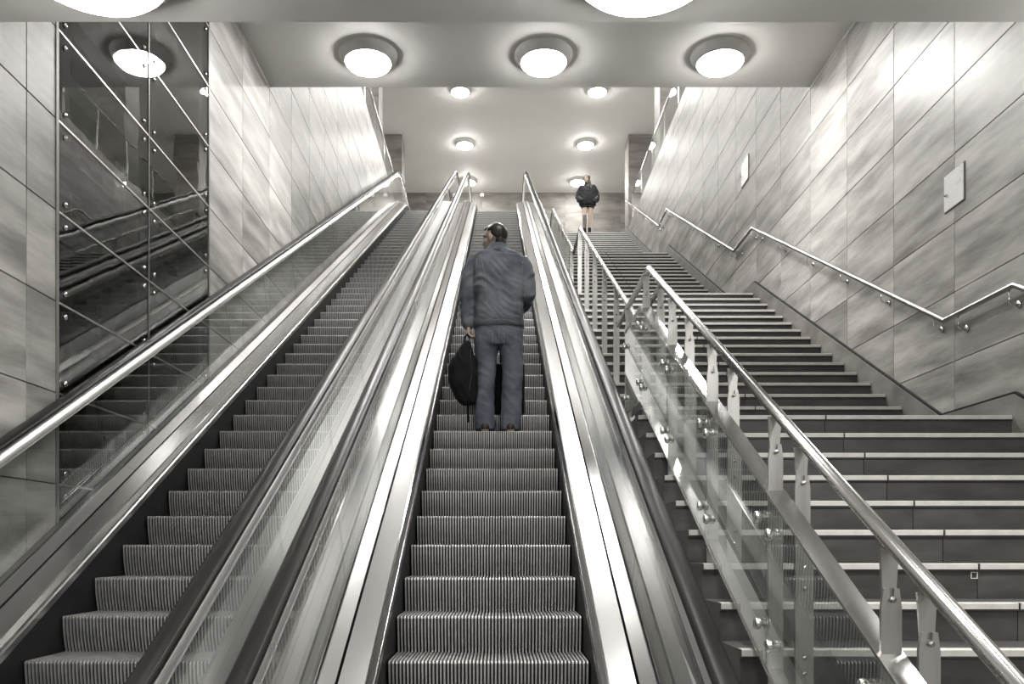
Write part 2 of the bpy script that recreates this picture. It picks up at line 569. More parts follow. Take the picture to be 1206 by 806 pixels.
for (x, y) in ((-3.9, 8.0), (-4.9, 6.2), (-5.3, 9.2)):
    p = MB().box(x - 0.14, x + 0.14, y - 0.14, y + 0.14, 0, SOFFIT)
    struct('column', p, 'dark_steel', 'dark square steel column at %.1f m inside the glazed room' % (y - 3.6), 'column')

# ------------------------------------------------------------------ staircase
st = empty('staircase', (SX0, 1.176, 0), 'wide dark stone staircase in four flights with white nosing strips', 'staircase', None, 'structure')
st_l = Vector((SX0, 1.176, 0))


def off(v):
    return (v[0] - st_l.x, v[1] - st_l.y, v[2] - st_l.z)


wA, wB = SXJ - SX0 - 0.002, SX1 - SXJ - 0.002
slab_me = {}
for key, w, dep in (('A', wA, R_ + 0.02), ('B', wB, R_ + 0.02), ('LA', wA, 1.28 + 0.33), ('LB', wB, 1.28 + 0.33)):
    m = MB()
    n = 0.0
    m.prism([(0.012, -Q), (dep, -Q), (dep, 0), (0.0, 0), (0.0, -0.034), (0.012, -0.034)], 'x', 0, w)
    slab_me[key] = m.mesh('step_slab', 'step_stone')
strip_me = {k: MB().prism([(-0.004, -0.026), (0.05, -0.026), (0.05, 0.0015), (-0.001, 0.0015), (-0.004, -0.002)], 'x', 0.004, w - 0.004).mesh('nosing_strip', 'nosing_white')
            for k, w in (('A', wA), ('B', wB))}
for f in range(4):
    for j in range(1, 17):
        y = YL + f * DL - (16 - j) * R_
        z = Q * (16 * f + j)
        for k, x in (('A', SX0), ('B', SXJ + 0.002)):
            land = j == 16 and f < 3
            s = place('step_slab', slab_me['L' + k if land else k], st, off((x, y, z)))
            place('nosing_strip', strip_me[k], s)
# body of the stairs under the slabs and the soffit below
for f in range(4):
    y1 = YL + f * DL
    y0 = y1 - 15 * R_
    zb = 16 * Q * f
    m = MB().prism([(y0 + 0.05 - st_l.y, zb - 0.35 if f else zb - 0.1), (y1 + (1.28 if f < 3 else 0.33) - st_l.y, zb + 16 * Q - 0.45),
                    (y1 + (1.28 if f < 3 else 0.33) - st_l.y, zb + 15 * Q - 0.001), (y1 + 0.01 - st_l.y, zb + 15 * Q - 0.001), (y0 + 0.05 - st_l.y, zb - 0.001)], 'x', 0.02, SX1 - SX0)
    m.build('stair_body', 'step_stone', st)
# small sticker on a riser
k6 = (2.264, YL - 6 * R_ - 0.0005, 16 * Q - 6 * Q - 0.055)
mb = MB()
for (a, b, c, d) in ((-0.016, 0.016, 0.013, 0.016), (-0.016, 0.016, -0.016, -0.013), (-0.016, -0.013, -0.013, 0.013), (0.013, 0.016, -0.013, 0.013)):
    mb.box(a, b, 0.009, 0.013, c, d)
mb.build('sticker', 'panel_white', st, off(k6))

# skirting along the right wall
sk_pts = []
for f in range(4):
    ya = YL + f * DL - 15 * R_ - R_
    sk_pts += [(ya, 16 * Q * f), (YL + f * DL, 16 * Q * (f + 1))]
sk_pts.append((23.46, FLOOR2))
sk = empty('baseboard_right', (SX1, 1.2, 0), 'dark stone skirting stepping up beside the stairs on the right wall', 'baseboard', None, 'structure')
for (a, b) in zip(sk_pts[:-1], sk_pts[1:]):
    if b[0] - a[0] < 0.02:
        continue
    q = [(a[0] - 1.2, a[1] - 0.25), (b[0] - 1.2, b[1] - 0.25), (b[0] - 1.2, b[1] + 0.15), (a[0] - 1.2, a[1] + 0.15)]
    MB().prism(q, 'x', 0.0, XR - SX1 - 0.002).build('skirting_slab', 'skirting_stone', sk)
    q = [(a[0] - 1.2, a[1] + 0.152), (b[0] - 1.2, b[1] + 0.152), (b[0] - 1.2, b[1] + 0.168), (a[0] - 1.2, a[1] + 0.168)]  # dark strip stands in for the shadow line above the skirting
    MB().prism(q, 'x', 0.012, XR - SX1 - 0.001).build('shadow_strip', 'skirt_black', sk)


# ------------------------------------------------------------------ escalators
def ys_between(a, b):
    ys = {a, b}
    for c in (EYA, EYB):
        for i in range(-8, 9):
            y = c + i * 0.1
            if a < y < b:
                ys.add(y)
    return sorted(ys)


def sweep(mb, prof, ys, closed=True, smooth=False, y0=0, z0=0):
    rows = [[(d, y - y0, esc_line(y) + h - z0) for d, h in prof] for y in ys]
    return mb.grid(rows, closed_u=closed, caps=closed, smooth=smooth)


# a step: dark body with 55 cleats running over tread and riser
def make_step():
    m = MB()
    path = [(0.395, 0.0), (0.20, 0.0), (0.012, 0.0), (0.003, -0.004), (0.0, -0.012), (0.003, -0.06), (0.010, -0.11), (0.022, -0.16), (0.036, -0.205)]
    inner = [(0.395, -0.010), (0.20, -0.010), (0.018, -0.010), (0.013, -0.012), (0.010, -0.018), (0.013, -0.062), (0.020, -0.113), (0.032, -0.164), (0.046, -0.208)]
    m.grid([[(x, y, z) for x in (-0.498, 0.498)] for y, z in inner], mat=1, smooth=False)
    for x in (-0.498, 0.498):      # side cheeks
        m.add([(x, y, z) for y, z in inner] + [(x, 0.395, -0.208)], [tuple(range(len(inner) + 1))], 1)
    n = 55
    for i in range(n):
        xc = -0.490 + 0.980 * i / (n - 1)
        w = 0.0049
        rows = []
        for (a, b), (c, d) in zip(path, inner):
            rows.append([(xc - w, c, d), (xc - w * 0.8, a, b), (xc + w * 0.8, a, b), (xc + w, c, d)])
        m.grid(rows, mat=0, smooth=False)
    return m.mesh('step', ['cleat_metal', 'groove_dark'])


STEP = make_step()
PROF = {
    'skirt_panel': ([(0.506, -0.42), (0.516, -0.42), (0.516, 0.112), (0.506, 0.112)], 'skirt_black'),
    'skirt_moulding': ([(0.505, 0.106), (0.522, 0.106), (0.522, 0.160), (0.509, 0.152), (0.504, 0.145)], 'brushed_steel'),
    'edge_trim': ([(0.511, 0.158), (0.540, 0.150), (0.540, 0.198), (0.528, 0.198), (0.513, 0.170)], 'chrome'),
    'inner_deck': ([(0.541, 0.150), (0.655, 0.170), (0.655, 0.214), (0.541, 0.194)], 'deck_steel'),
    'glass_base': ([(0.668, 0.170), (0.737, 0.170), (0.737, 0.250), (0.731, 0.250), (0.668, 0.216)], 'brushed_steel'),
}


def escalator(xc, label, left_deck, right_deck, outer):
    e = empty('escalator', (xc, EYA, 0), label, 'escalator', 'escalators')
    yo = EYA
    # steps
    n0 = math.ceil((0.95 - EY0) / EP)
    n1 = math.floor((23.55 - EY0) / EP)
    for n in range(n0, n1 + 1):
        y = EY0 + n * EP
        place('step', STEP, e, (0, y - yo, esc_line(y)))
    # swept trims, cut into lengths like the real covers
    cuts = [0.75, EYA + 0.8] + [EYA + 0.8 + (EYB - EYA - 1.6) * i / 6 for i in range(1, 7)] + [24.1]
    for s in (-1, 1):
        for nm, (prof, mt) in PROF.items():
            pr = [(s * d, h) for d, h in prof]
            for a, b in zip(cuts[:-1], cuts[1:]):
                sweep(MB(), pr, ys_between(a + 0.001, b - 0.001), y0=yo).build(nm, mt, e)
        # outer deck between glass and neighbour
        od = left_deck if s < 0 else right_deck
        pr = [(s * 0.757, 0.17), (s * od, 0.17), (s * od, 0.232), (s * 0.757, 0.240)]
        for a, b in zip(cuts[:-1], cuts[1:]):
            sweep(MB(), pr, ys_between(a + 0.001, b - 0.001), y0=yo).build('outer_deck', 'outer_steel', e)
        # glass: straight panels share one mesh, curved ends get their own
        ya, yb = EYA + 1.25, EYB - 0.8
        npan = 14
        L = (yb - ya) / npan
        g = 0.004
        lean = ES / (1 + ES * ES)                      # joints square to the slope
        gm = MB()
        pr = [(-0.006, 0.205), (0.006, 0.205), (0.006, 0.925), (-0.006, 0.925)]
        gm.grid([[(d, y - lean * h, ES * (y - lean * h) + h) for d, h in pr] for y in (g, L - g)], closed_u=True, caps=True, smooth=False)
        gme = gm.mesh('glass_panel', 'balustrade_glass')
        for i in range(npan):
            y = ya + i * L
            place('glass_panel', gme, e, (s * 0.747, y - yo, esc_line(y)))
        for a, b, la, lb in ((0.82, ya, 0, lean), (yb, 23.9, lean, 0)):
            rows = []
            for u in range(25):
                row = []
                for d, h in pr:
                    y = (a + g - la * h) * (1 - u / 24) + (b - g - lb * h) * u / 24
                    row.append((s * 0.747 + d, y - yo, esc_line(y) + h))
                rows.append(row)
            MB().grid(rows, closed_u=True, caps=True, smooth=False).build('glass_panel', 'balustrade_glass', e)
        # half-round glass ends
        for yc, zc, sg in ((0.82, 0.0, -1), (23.9, FLOOR2, 1)):
            pts = [(yc - yo, zc + 0.205)] + [(yc - yo + sg * 0.36 * math.sin(t), zc + 0.565 - 0.36 * math.cos(t)) for t in (PI * i / 12 for i in range(0, 13))]
            MB().prism(pts, 'x', s * 0.747 - 0.006, s * 0.747 + 0.006).build('glass_end', 'balustrade_glass', e)
        # handrail and its guide wrap round both ends
        for nm, mt, h, hw, ht in (('handrail', 'rubber', 0.978, 0.041, 0.017), ('handrail_guide', 'guide_alu', 0.915, 0.030, 0.036)):
            rad = h - 0.565
            path = []
            for i in range(0, 13):
                t = PI * i / 12
                path.append((0.82 - rad * math.sin(t), 0.565 - rad * math.cos(t)))
            path += [(y, esc_line(y) + h) for y in ys_between(0.86, 23.86)]
            for i in range(12, -1, -1):
                t = PI * i / 12
                path.append((23.9 + rad * math.sin(t), FLOOR2 + 0.565 - rad * math.cos(t)))
            if nm == 'handrail':
                cs = [(-hw * .55, -ht), (-hw * .55, -ht * .4), (-hw * .92, -ht * .75), (-hw, -ht * .2), (-hw * .93, ht * .55), (-hw * .6, ht * .95), (0, ht * 1.1),
                      (hw * .6, ht * .95), (hw * .93, ht * .55), (hw, -ht * .2), (hw * .92, -ht * .75), (hw * .55, -ht * .4), (hw * .55, -ht)]
            else:
                cs = [(-hw * .9, -ht), (hw * .9, -ht), (hw, -ht * .85), (hw, -ht * .35), (hw * .42, ht), (-hw * .42, ht), (-hw, -ht * .35), (-hw, -ht * .85)]
            rows = []
            for i, (y, z) in enumerate(path):
                a, b = path[max(i - 1, 0)], path[min(i + 1, len(path) - 1)]
                ty, tz = b[0] - a[0], b[1] - a[1]
                l = math.hypot(ty, tz) or 1
                ny, nz = -tz / l, ty / l
                rows.append([(s * 0.747 + d, y - yo + ny * k, z + nz * k) for d, k in cs])
            MB().grid(rows, closed_u=True, caps=True, smooth=True).build(nm, mt, e)
    # comb plates and floor plates at both ends
    MB().box(-0.50, 0.50, 0.62 - yo, 0.96 - yo, -0.06, 0.006).build('comb_plate', 'deck_steel', e)
    MB().box(-0.90, 0.90, -0.35 - yo, 0.61 - yo, -0.03, 0.003).build('floor_plate', 'plate_steel', e)
    MB().box(-0.50, 0.50, 23.86 - yo, 24.2 - yo, FLOOR2 - 0.06, FLOOR2 + 0.006).build('comb_plate', 'deck_steel', e)
    # truss cladding
    wl, wr = -left_deck + 0.004, right_deck - 0.004
    cuts2 = ys_between(0.76, 24.08)
    if outer:
        sweep(MB(), [(wr - 0.012, -1.0), (wr, -1.0), (wr, 0.165), (wr - 0.012, 0.165)], cuts2, y0=yo).build('side_cladding', 'dark_steel', e)
    sweep(MB(), [(wl, -1.0), (wr, -1.0), (wr, -0.98), (wl, -0.98)], cuts2, y0=yo).build('truss_cladding', 'dark_steel', e)
    return e


escalator(-1.85, 'empty escalator on the left running up beside the stone wall', 0.803, 0.900, False)
escalator(-0.05, 'middle escalator with the man in denim standing on it', 0.897, 0.895, True)


# ------------------------------------------------------------------ railings on the stairs
def flat_post(name, parent, x, y, z0, z1, bracket_z, w=0.055, t=0.012, holes=True):
    """flat steel plate post with a waisted top and a saddle bracket reaching up to the rail; local coordinates"""
    m = MB()
    zt = z1
    prof = [(-w / 2, z0), (w / 2, z0), (w / 2, zt - 0.05), (w * 0.38, zt), (w * 0.14, zt), (w * 0.12, zt - 0.02), (-w * 0.12, zt - 0.02), (-w * 0.14, zt), (-w * 0.38, zt), (-w / 2, zt - 0.05)]
    m.prism([(x + a, b) for a, b in prof], 'y', y - t / 2, y + t / 2)
    p = m.build(name, 'plate_steel', parent)
    b = MB()
    b.prism([(x - w * 0.46, bracket_z), (x + w * 0.46, bracket_z), (x + w * 0.34, zt - 0.010), (x + w * 0.2, zt - 0.035), (x - w * 0.2, zt - 0.035), (x - w * 0.34, zt - 0.010)], 'y', y + t / 2, y + t / 2 + 0.010)
    b.lathe([(0.008, 0), (0.008, 0.012)], 8, c=(x, y - t / 2 - 0.012, zt - 0.03), axis='y')
    b.build('rail_bracket', 'plate_steel', p)
    if holes:
        for dz in (0.16, 0.24):
            MB().lathe([(0.007, 0), (0.006, 0.003)], 8, c=(x, y - t / 2 - 0.003, zt - dz), axis='y').build('screw', 'groove_dark', p)
    return p


def slope_z(f, y, c):
    """line parallel to the nosings of flight f, c above it"""
    return 16 * Q * (f + 1) - (YL + f * DL - y) * SLOPE_S + c


# outer railing with glass beside the escalator, lower flight and first landing
gx = 1.05
GR = empty('glass_railing', (gx, 1.3, 0), 'steel and glass railing of the lowest stair flight beside the escalator', 'railing')
GY = 1.3
HR1 = 1.023
YK = YL + 0.01
zk = slope_z(0, YK, HR1)
MB().tube([(0, 0.35 - GY + 0.6, slope_z(0, 0.95, HR1)), (0, YK - GY, zk), (0, 7.27 - GY, zk)], 0.0215, 14).build('handrail', 'brushed_steel', GR)
posts1 = [1.30, 2.224, 3.15, 4.076, 5.011, 5.90]


def tread_z(y):
    k = math.floor((YL - y) / R_ - 1e-6) + 1     # nosings below landing
    return 16 * Q - k * Q if y < YL else 16 * Q


for y in posts1:
    zr = slope_z(0, min(y, YK), HR1)
    flat_post('post', GR, 0, y - GY, tread_z(y) if y > 1.2 else 0, zr - 0.125, zr - 0.018, holes=False)
flat_post('post', GR, 0, 6.72 - GY, 16 * Q, zk - 0.125, zk - 0.018, holes=False)
# capping bar and lower bar: flat bars lying along the slope
cT, cB = 0.725, 0.052


def bar(name, parent, x0, x1, f, ya, yb, c, thick, extra=None):
    q = [(ya - GY, slope_z(f, ya, c)), (yb - GY, slope_z(f, yb, c)), (yb - GY, slope_z(f, yb, c) - thick), (ya - GY, slope_z(f, ya, c) - thick)]
    MB().prism(q, 'x', x0, x1).build(name, 'brushed_steel', parent)


bar('capping_bar', GR, -0.040, 0.036, 0, 0.95, 5.94, cT, 0.012)
bar('lower_bar', GR, -0.040, 0.022, 0, 0.95, 5.94, cB, 0.012)
zc1, zc2 = slope_z(0, 5.94, cT), slope_z(0, 5.94, cB)
MB().box(-0.045, 0.035, 5.942 - GY, 6.66 - GY, zc1 - 0.012, zc1).build('capping_bar', 'brushed_steel', GR)
MB().box(-0.045, 0.020, 5.942 - GY, 6.66 - GY, zc2 - 0.012, zc2).build('lower_bar', 'brushed_steel', GR)
gp = [0.95] + posts1[:-1] + [5.935]
btn = MB().lathe([(0.010, 0.0), (0.010, -0.036), (0.022, -0.036), (0.024, -0.041), (0.024, -0.052), (0.020, -0.058), (0.004, -0.060)], 14, axis='x').mesh('glass_clamp', 'chrome')
for a, b in zip(gp[:-1], gp[1:]):
    a, b = a + 0.006, b - 0.006
    q = [(a - GY, slope_z(0, a, cB)), (b - GY, slope_z(0, b, cB)), (b - GY, slope_z(0, b, cT) - 0.014), (a - GY, slope_z(0, a, cT) - 0.014)]
    MB().prism(q, 'x', -0.036, -0.028).build('glass_pane', 'rail_glass', GR)
MB().box(-0.036, -0.028, 5.948 - GY, 6.65 - GY, zc2 + 0.002, zc1 - 0.014).build('glass_pane', 'rail_glass', GR)
for y in posts1:
    for dy in (-0.075, 0.055):
        for c in (cB + 0.13, cT - 0.13):
            yy = y + dy
            z = slope_z(0, min(yy, 5.94), c)
            place('glass_clamp', btn, GR, (-0.004, yy - GY, z))
for z in (zc2 + 0.13, zc1 - 0.13):
    place('glass_clamp', btn, GR, (-0.004, 6.60 - GY, z))

# inner railing running up all flights
ix = 1.152
IR = empty('stair_railing', (ix, 1.3, 0), 'steel railing of flat posts climbing all flights along the left side of the stairs', 'railing')
HR2 = 0.905
HR3 = 0.905
pts = [(0, 0.95 - GY, slope_z(0, 0.95, HR2))]
knee = []
for f in range(3):
    h = HR2 if f == 0 else HR3
    yk = YL + f * DL + 0.06
    z = slope_z(f, yk, h)
    yn = YL + (f + 1) * DL - (16 * Q - (z - 16 * Q * (f + 1)) + HR3) / SLOPE_S   # where the next slope line reaches the same height
    knee.append((yk, yn, z))
    pts += [(0, yk - GY, z), (0, yn - GY, z)]
pts += [(0, 23.6 - GY, slope_z(3, 23.6, HR3))]
MB().tube(pts, 0.0215, 14).build('handrail', 'brushed_steel', IR)


def inner_rail_z(y):
    for (a, b) in zip(pts[:-1], pts[1:]):
        if a[1] + GY <= y <= b[1] + GY:
            t = (y - GY - a[1]) / (b[1] - a[1])
            return a[2] + t * (b[2] - a[2])
    return pts[-1][2]


iposts = posts1 + [7.21 + 0.91 * i for i in range(5)] + [11.78] + [13.10 + 0.91 * i for i in range(5)] + [17.67] + [19.0 + 0.91 * i for i in range(5)]


def any_tread(y):
    for f in range(4):
        ye = YL + f * DL
        if y <= ye:
            k = math.floor((ye - y) / R_ - 1e-6) + 1
            return max(16 * Q * (f + 1) - k * Q, 16 * Q * f)
    return FLOOR2


for y in iposts:
    zr = inner_rail_z(y)
    p = flat_post('post', IR, 0, y - GY, any_tread(y), zr - 0.125, zr - 0.018, w=0.058)
    if y < 6:
        zt = any_tread(y)
        MB().box(-0.034, 0.034, y - GY - 0.024, y - GY - 0.0065, zt, zt + 0.55).build('stiffener_plate', 'plate_steel', p)
        for dz in (0.10, 0.16, 0.42, 0.50):
            MB().lathe([(0.008, 0), (0.007, 0.003)], 8, c=(0, y - GY - 0.027, zt + dz), axis='y').build('screw', 'chrome', p)

# handrail on the right wall
wx = 3.545
WR = empty('wall_handrail', (wx, 5.0, 0), 'steel handrail zigzagging up the right stone wall on small brackets', 'handrail')
wp = []
WH = 0.93
for f in range(4):
    yk = YL + f * DL - 0.08
    zl = 16 * Q * (f + 1) + 0.885
    if f == 0:
        wp.append((0, 1.2 - 5, slope_z(0, 1.2, 0.93)))
    if f == 3:
        wp.append((0, 23.05 - 5, slope_z(3, 23.05, 0.95)))
    else:
        yn = YL + (f + 1) * DL - (16 * Q + 0.97 - 0.885) / SLOPE_S
        wp += [(0, yk - 5, zl), (0, yn - 5, zl)]
MB().tube(wp, 0.0215, 14).build('handrail', 'brushed_steel', WR)
brk = MB()
brk.tube([(0, 0, -0.015), (0, 0, -0.10), (0.02, 0, -0.115), (0.06, 0, -0.115)], 0.006, 8)
brk.lathe([(0.024, 0.062), (0.024, 0.070), (0.020, 0.0735)], 14, c=(0, 0, -0.115), axis='x')
brk = brk.mesh('bracket', 'chrome')


def wall_rail_z(y):
    for (a, b) in zip(wp[:-1], wp[1:]):
        if a[1] + 5 <= y <= b[1] + 5:
            t = (y - 5 - a[1]) / (b[1] - a[1])
            return a[2] + t * (b[2] - a[2])
    return wp[-1][2]


bys = [1.9, 2.9, 3.9, 4.9]
for f in range(4):
    ye = YL + f * DL
    bys += [ye - 0.02, ye + 0.62, ye + 0.98] if f < 3 else []
    if f < 3:
        bys += [ye + 0.98 + 0.92 * i for i in range(1, 6)]
for y in bys:
    if y < 22.9:
        place('bracket', brk, WR, (0, y - 5, wall_rail_z(y)))

# access hatches on the right wall
for (y0, y1, z0, z1, lb) in ((6.44, 6.73, 2.71 + EYE, 3.01 + EYE, 'white square access hatch with a knob on the right wall above the handrail'),
                             (12.0, 12.36, 5.36 + EYE, 5.71 + EYE, 'small bright white plate higher up on the right wall')):
    h = empty('access_hatch', (XR, (y0 + y1) / 2, z0), lb, 'hatch')
    w, hh = (y1 - y0) / 2, z1 - z0
    MB().box(-0.008, 0.0, -w, w, 0, hh).build('frame', 'frame_grey', h)
    MB().box(-0.013, -0.008, -w + 0.006, w - 0.006, 0.006, hh - 0.006).build('door', 'panel_white', h)
    MB().lathe([(0.010, -0.013), (0.012, -0.024), (0.004, -0.030)], 10, c=(0, w - 0.04, hh * 0.45), axis='x').build('knob', 'chrome', h)

# glass balustrades on top of both walls at the upper floor
for x, lb in ((3.76, 'glass balustrade along the upper gallery above the right wall'), (-2.80, 'glass balustrade along the upper gallery above the left wall')):
    b = empty('gallery_balustrade', (x, YS1 + 0.2, FLOOR2), lb, 'balustrade')
    ln = 23.3 - YS1 - 0.2
    n = 9
    gmesh = MB().box(-0.006, 0.006, 0.02, ln / n - 0.02, 0.06, 1.0).mesh('glass_pane', 'gallery_glass')
    pmesh = MB().box(-0.008, 0.008, -0.02, 0.02, 0, 1.03).mesh('post', 'brushed_steel')
    for i in range(n):
        place('glass_pane', gmesh, b, (0, i * ln / n, 0))
    for i in range(n + 1):
        place('post', pmesh, b, (0, i * ln / n, 0))
    MB().tube([(0, 0, 1.05), (0, ln, 1.05)], 0.022, 12).build('handrail', 'brushed_steel', b)

# two little fixtures on the far wall and a steel post at the head of the left escalator
for x, lb in ((-1.08, 'tiny white box left of two at the top of the far wall'), (-0.6, 'tiny white box right of two at the top of the far wall')):
    t = MB().box(-0.07, 0.07, -0.08, 0.0, -0.07, 0.03)
    t.box(-0.02, 0.02, -0.06, -0.01, 0.03, 0.09)
    tag(t.build('wall_light', 'panel_white', None, (x, YB - 0.002, CEIL2 - 0.09)), lb, 'light', 'small boxes on the far wall')

# ------------------------------------------------------------------ people and what they carry
from mathutils import noise as mnoise


def fabric_mat(name, c0, c1, scale, fine=90.0, rough=0.85, bump=0.25):
    """worn cloth: large fades, mid wrinkles, fine weave"""
    m = base_mat(name, c0, rough, 0.0, 0.25)
    nt = m.node_tree
    b = nt.nodes['Principled BSDF']
    tc = nn(nt, 'ShaderNodeTexCoord')
    no = nn(nt, 'ShaderNodeTexNoise')
    no.inputs['Scale'].default_value = scale
    no.inputs['Detail'].default_value = 6
    nt.links.new(tc.outputs['Object'], no.inputs['Vector'])
    rp = nn(nt, 'ShaderNodeValToRGB')
    rp.color_ramp.elements[0].position = 0.36
    rp.color_ramp.elements[1].position = 0.68
    rp.color_ramp.elements[0].color = (*c0, 1)
    rp.color_ramp.elements[1].color = (*c1, 1)
    nt.links.new(no.outputs['Fac'], rp.inputs['Fac'])
    nt.links.new(rp.outputs['Color'], b.inputs['Base Color'])
    n2 = nn(nt, 'ShaderNodeTexNoise')
    n2.inputs['Scale'].default_value = fine
    n2.inputs['Detail'].default_value = 3
    nt.links.new(tc.outputs['Object'], n2.inputs['Vector'])
    bp = nn(nt, 'ShaderNodeBump')
    bp.inputs['Strength'].default_value = bump
    bp.inputs['Distance'].default_value = 0.004
    nt.links.new(n2.outputs['Fac'], bp.inputs['Height'])
    nt.links.new(bp.outputs['Normal'], b.inputs['Normal'])
    return m


noise_mat('skin', (0.46, 0.35, 0.29), (0.54, 0.42, 0.35), scale=(14, 14, 14), rough=(0.45, 0.6))
noise_mat('skin_pale', (0.52, 0.40, 0.33), (0.60, 0.47, 0.39), scale=(14, 14, 14), rough=(0.45, 0.6))
fabric_mat('denim_jacket', (0.075, 0.085, 0.103), (0.225, 0.243, 0.278), 4.5)
fabric_mat('denim_jeans', (0.095, 0.107, 0.134), (0.205, 0.224, 0.266), 4.0)
fabric_mat('stitching', (0.26, 0.26, 0.25), (0.34, 0.34, 0.33), 20.0)
fabric_mat('black_cloth', (0.006, 0.006, 0.007), (0.014, 0.014, 0.016), 9.0, rough=0.8)
fabric_mat('black_jacket', (0.010, 0.010, 0.012), (0.026, 0.026, 0.029), 9.0, rough=0.6)
fabric_mat('grey_sock', (0.16, 0.155, 0.15), (0.22, 0.215, 0.21), 12.0)
noise_mat('hair_dark', (0.012, 0.010, 0.008), (0.035, 0.028, 0.022), scale=(60, 60, 12), rough=(0.35, 0.5), bump=0.4, bdist=0.006)
noise_mat('hair_brown', (0.030, 0.022, 0.016), (0.085, 0.062, 0.045), scale=(50, 50, 8), rough=(0.35, 0.5), bump=0.4, bdist=0.006)
noise_mat('shoe_leather', (0.030, 0.022, 0.016), (0.055, 0.042, 0.032), scale=(12, 12, 12), rough=(0.4, 0.55))
noise_mat('shoe_sole', (0.22, 0.19, 0.16), (0.28, 0.25, 0.21), scale=(12, 12, 12), rough=(0.6, 0.7))
noise_mat('eye_white', (0.70, 0.68, 0.65), (0.74, 0.72, 0.69), rough=(0.2, 0.3))
noise_mat('eye_dark', (0.02, 0.015, 0.012), (0.03, 0.022, 0.018), rough=(0.15, 0.2))
noise_mat('lip', (0.30, 0.15, 0.12), (0.34, 0.18, 0.15), rough=(0.4, 0.5))


def loft(mb, rings, seg=24, power=2.3):
    """horizontal superellipses (cx, cy, z, a, b) stacked into one closed tube"""
    rows = []
    for (cx, cy_, z, a, b) in rings:
        row = []
        for j in range(seg):
            t = 2 * PI * j / seg
            c, s = math.cos(t), math.sin(t)
            row.append((cx + a * math.copysign(abs(c) ** (2 / power), c), cy_ + b * math.copysign(abs(s) ** (2 / power), s), z))
        rows.append(row)
    return mb.grid(rows, closed_u=True, caps=True)


def limb(mb, pts, seg=14):
    """chain of (point, radius): tapered tube with round ends"""
    P = [Vector(p) for p, r in pts]
    Rr = [r for p, r in pts]
    rows = []
    n = len(P)
    ref = None
    for i in range(n):
        t = (P[min(i + 1, n - 1)] - P[max(i - 1, 0)]).normalized()
        s = t.cross(Vector((0.31, 0.9, 0.17))).normalized()
        if ref is not None:
            s = (ref - t * ref.dot(t)).normalized()
        ref = s
        w = t.cross(s)
        extra = []
        if i == 0:
            for k in (0, 1, 2):
                q = PI / 2 * k / 3
                extra.append((-math.cos(q) * Rr[0], max(math.sin(q), 0.05)))
        fr = extra + [(0.0, 1.0)]
        if i == n - 1:
            for k in (2, 1, 0):
                q = PI / 2 * k / 3
                fr.append((math.cos(q) * Rr[-1], max(math.sin(q), 0.05)))
        for d, k in fr:
            c = P[i] + t * d
            rows.append([c + (s * math.cos(a) + w * math.sin(a)) * Rr[i] * k for a in (2 * PI * j / seg for j in range(seg))])
    return mb.grid(rows, closed_u=True, caps=True)


def ball(mb, c, r, M=None, seg=18, rings=12):
    rows = []
    for i in range(1, rings):
        p = PI * i / rings
        row = []
        for j in range(seg):
            t = 2 * PI * j / seg
            v = Vector((r[0] * math.sin(p) * math.cos(t), r[1] * math.sin(p) * math.sin(t), r[2] * math.cos(p)))
            v = Vector(c) + v
            row.append(M @ v if M else v)
        rows.append(row)
    return mb.grid(rows, closed_u=True, caps=True)


def fuse(name, mb, mat, parent, voxel=0.008, smooth=4, wrinkle=None, loc=(0, 0, 0)):
    """all the closed pieces become one continuous skin: voxel remesh, smoothing, folds"""
    me = mb.mesh(name, mat)
    o = bpy.data.objects.new(name, me)
    COL.objects.link(o)
    r = o.modifiers.new('remesh', 'REMESH')
    r.mode = 'VOXEL'
    r.voxel_size = voxel
    s = o.modifiers.new('smooth', 'SMOOTH')
    s.factor = 0.5
    s.iterations = smooth
    dg = bpy.context.evaluated_depsgraph_get()
    dg.update()
    new = bpy.data.meshes.new_from_object(o.evaluated_get(dg))
    o.modifiers.clear()
    o.data = new
    bpy.data.meshes.remove(me)
    new.name = name
    if not new.materials:
        new.materials.append(MATS[mat])
    new.polygons.foreach_set('use_smooth', [True] * len(new.polygons))
    if wrinkle:
        amp, sc = wrinkle
        nr = [v.normal.copy() for v in new.vertices]
        for v, q in zip(new.vertices, nr):
            p = Vector((v.co.x * sc[0], v.co.y * sc[1], v.co.z * sc[2] + 1.6 * math.sin(v.co.x * 9)))
            k = 1 - abs(mnoise.noise(p)) * 2.2
            v.co += q * (amp * k)
        new.update()
    o.parent = parent
    o.location = loc
    return o


def hand(mb, wrist, palm_end, side, curl, spread=(0, 1, 0), r=0.009):
    """palm, four fingers of unequal length bent towards `curl`, thumb off the side"""
    w, e = Vector(wrist), Vector(palm_end)
    d = (e - w).normalized()
    c = Vector(curl).normalized()
    sp = Vector(spread).normalized()
    for k in (-0.026, -0.009, 0.009, 0.026):
        limb(mb, [(w + sp * k * 0.5, 0.020), (e + sp * k, 0.013)], 10)
    for k, ln in ((-0.030, 0.85), (-0.010, 1.0), (0.010, 0.95), (0.029, 0.75)):
        a = e + sp * k
        b1 = a + (d * 0.75 + c * 0.55).normalized() * 0.040 * ln
        b2 = b1 + (c * 0.95 + d * 0.05).normalized() * 0.027 * ln
        b3 = b2 + (c * 0.45 - d * 0.85).normalized() * 0.022 * ln
        limb(mb, [(a, r), (b1, r * 0.95), (b2, r * 0.9), (b3, r * 0.8)], 8)
    t0 = w + d * 0.025 + sp * side * 0.026
    t1 = t0 + (d * 0.6 + sp * side * 0.6 + c * 0.4).normalized() * 0.040
    t2 = t1 + (d * 0.8 + c * 0.7 - sp * side * 0.1).normalized() * 0.030
    limb(mb, [(t0, 0.013), (t1, 0.0105), (t2, 0.009)], 8)


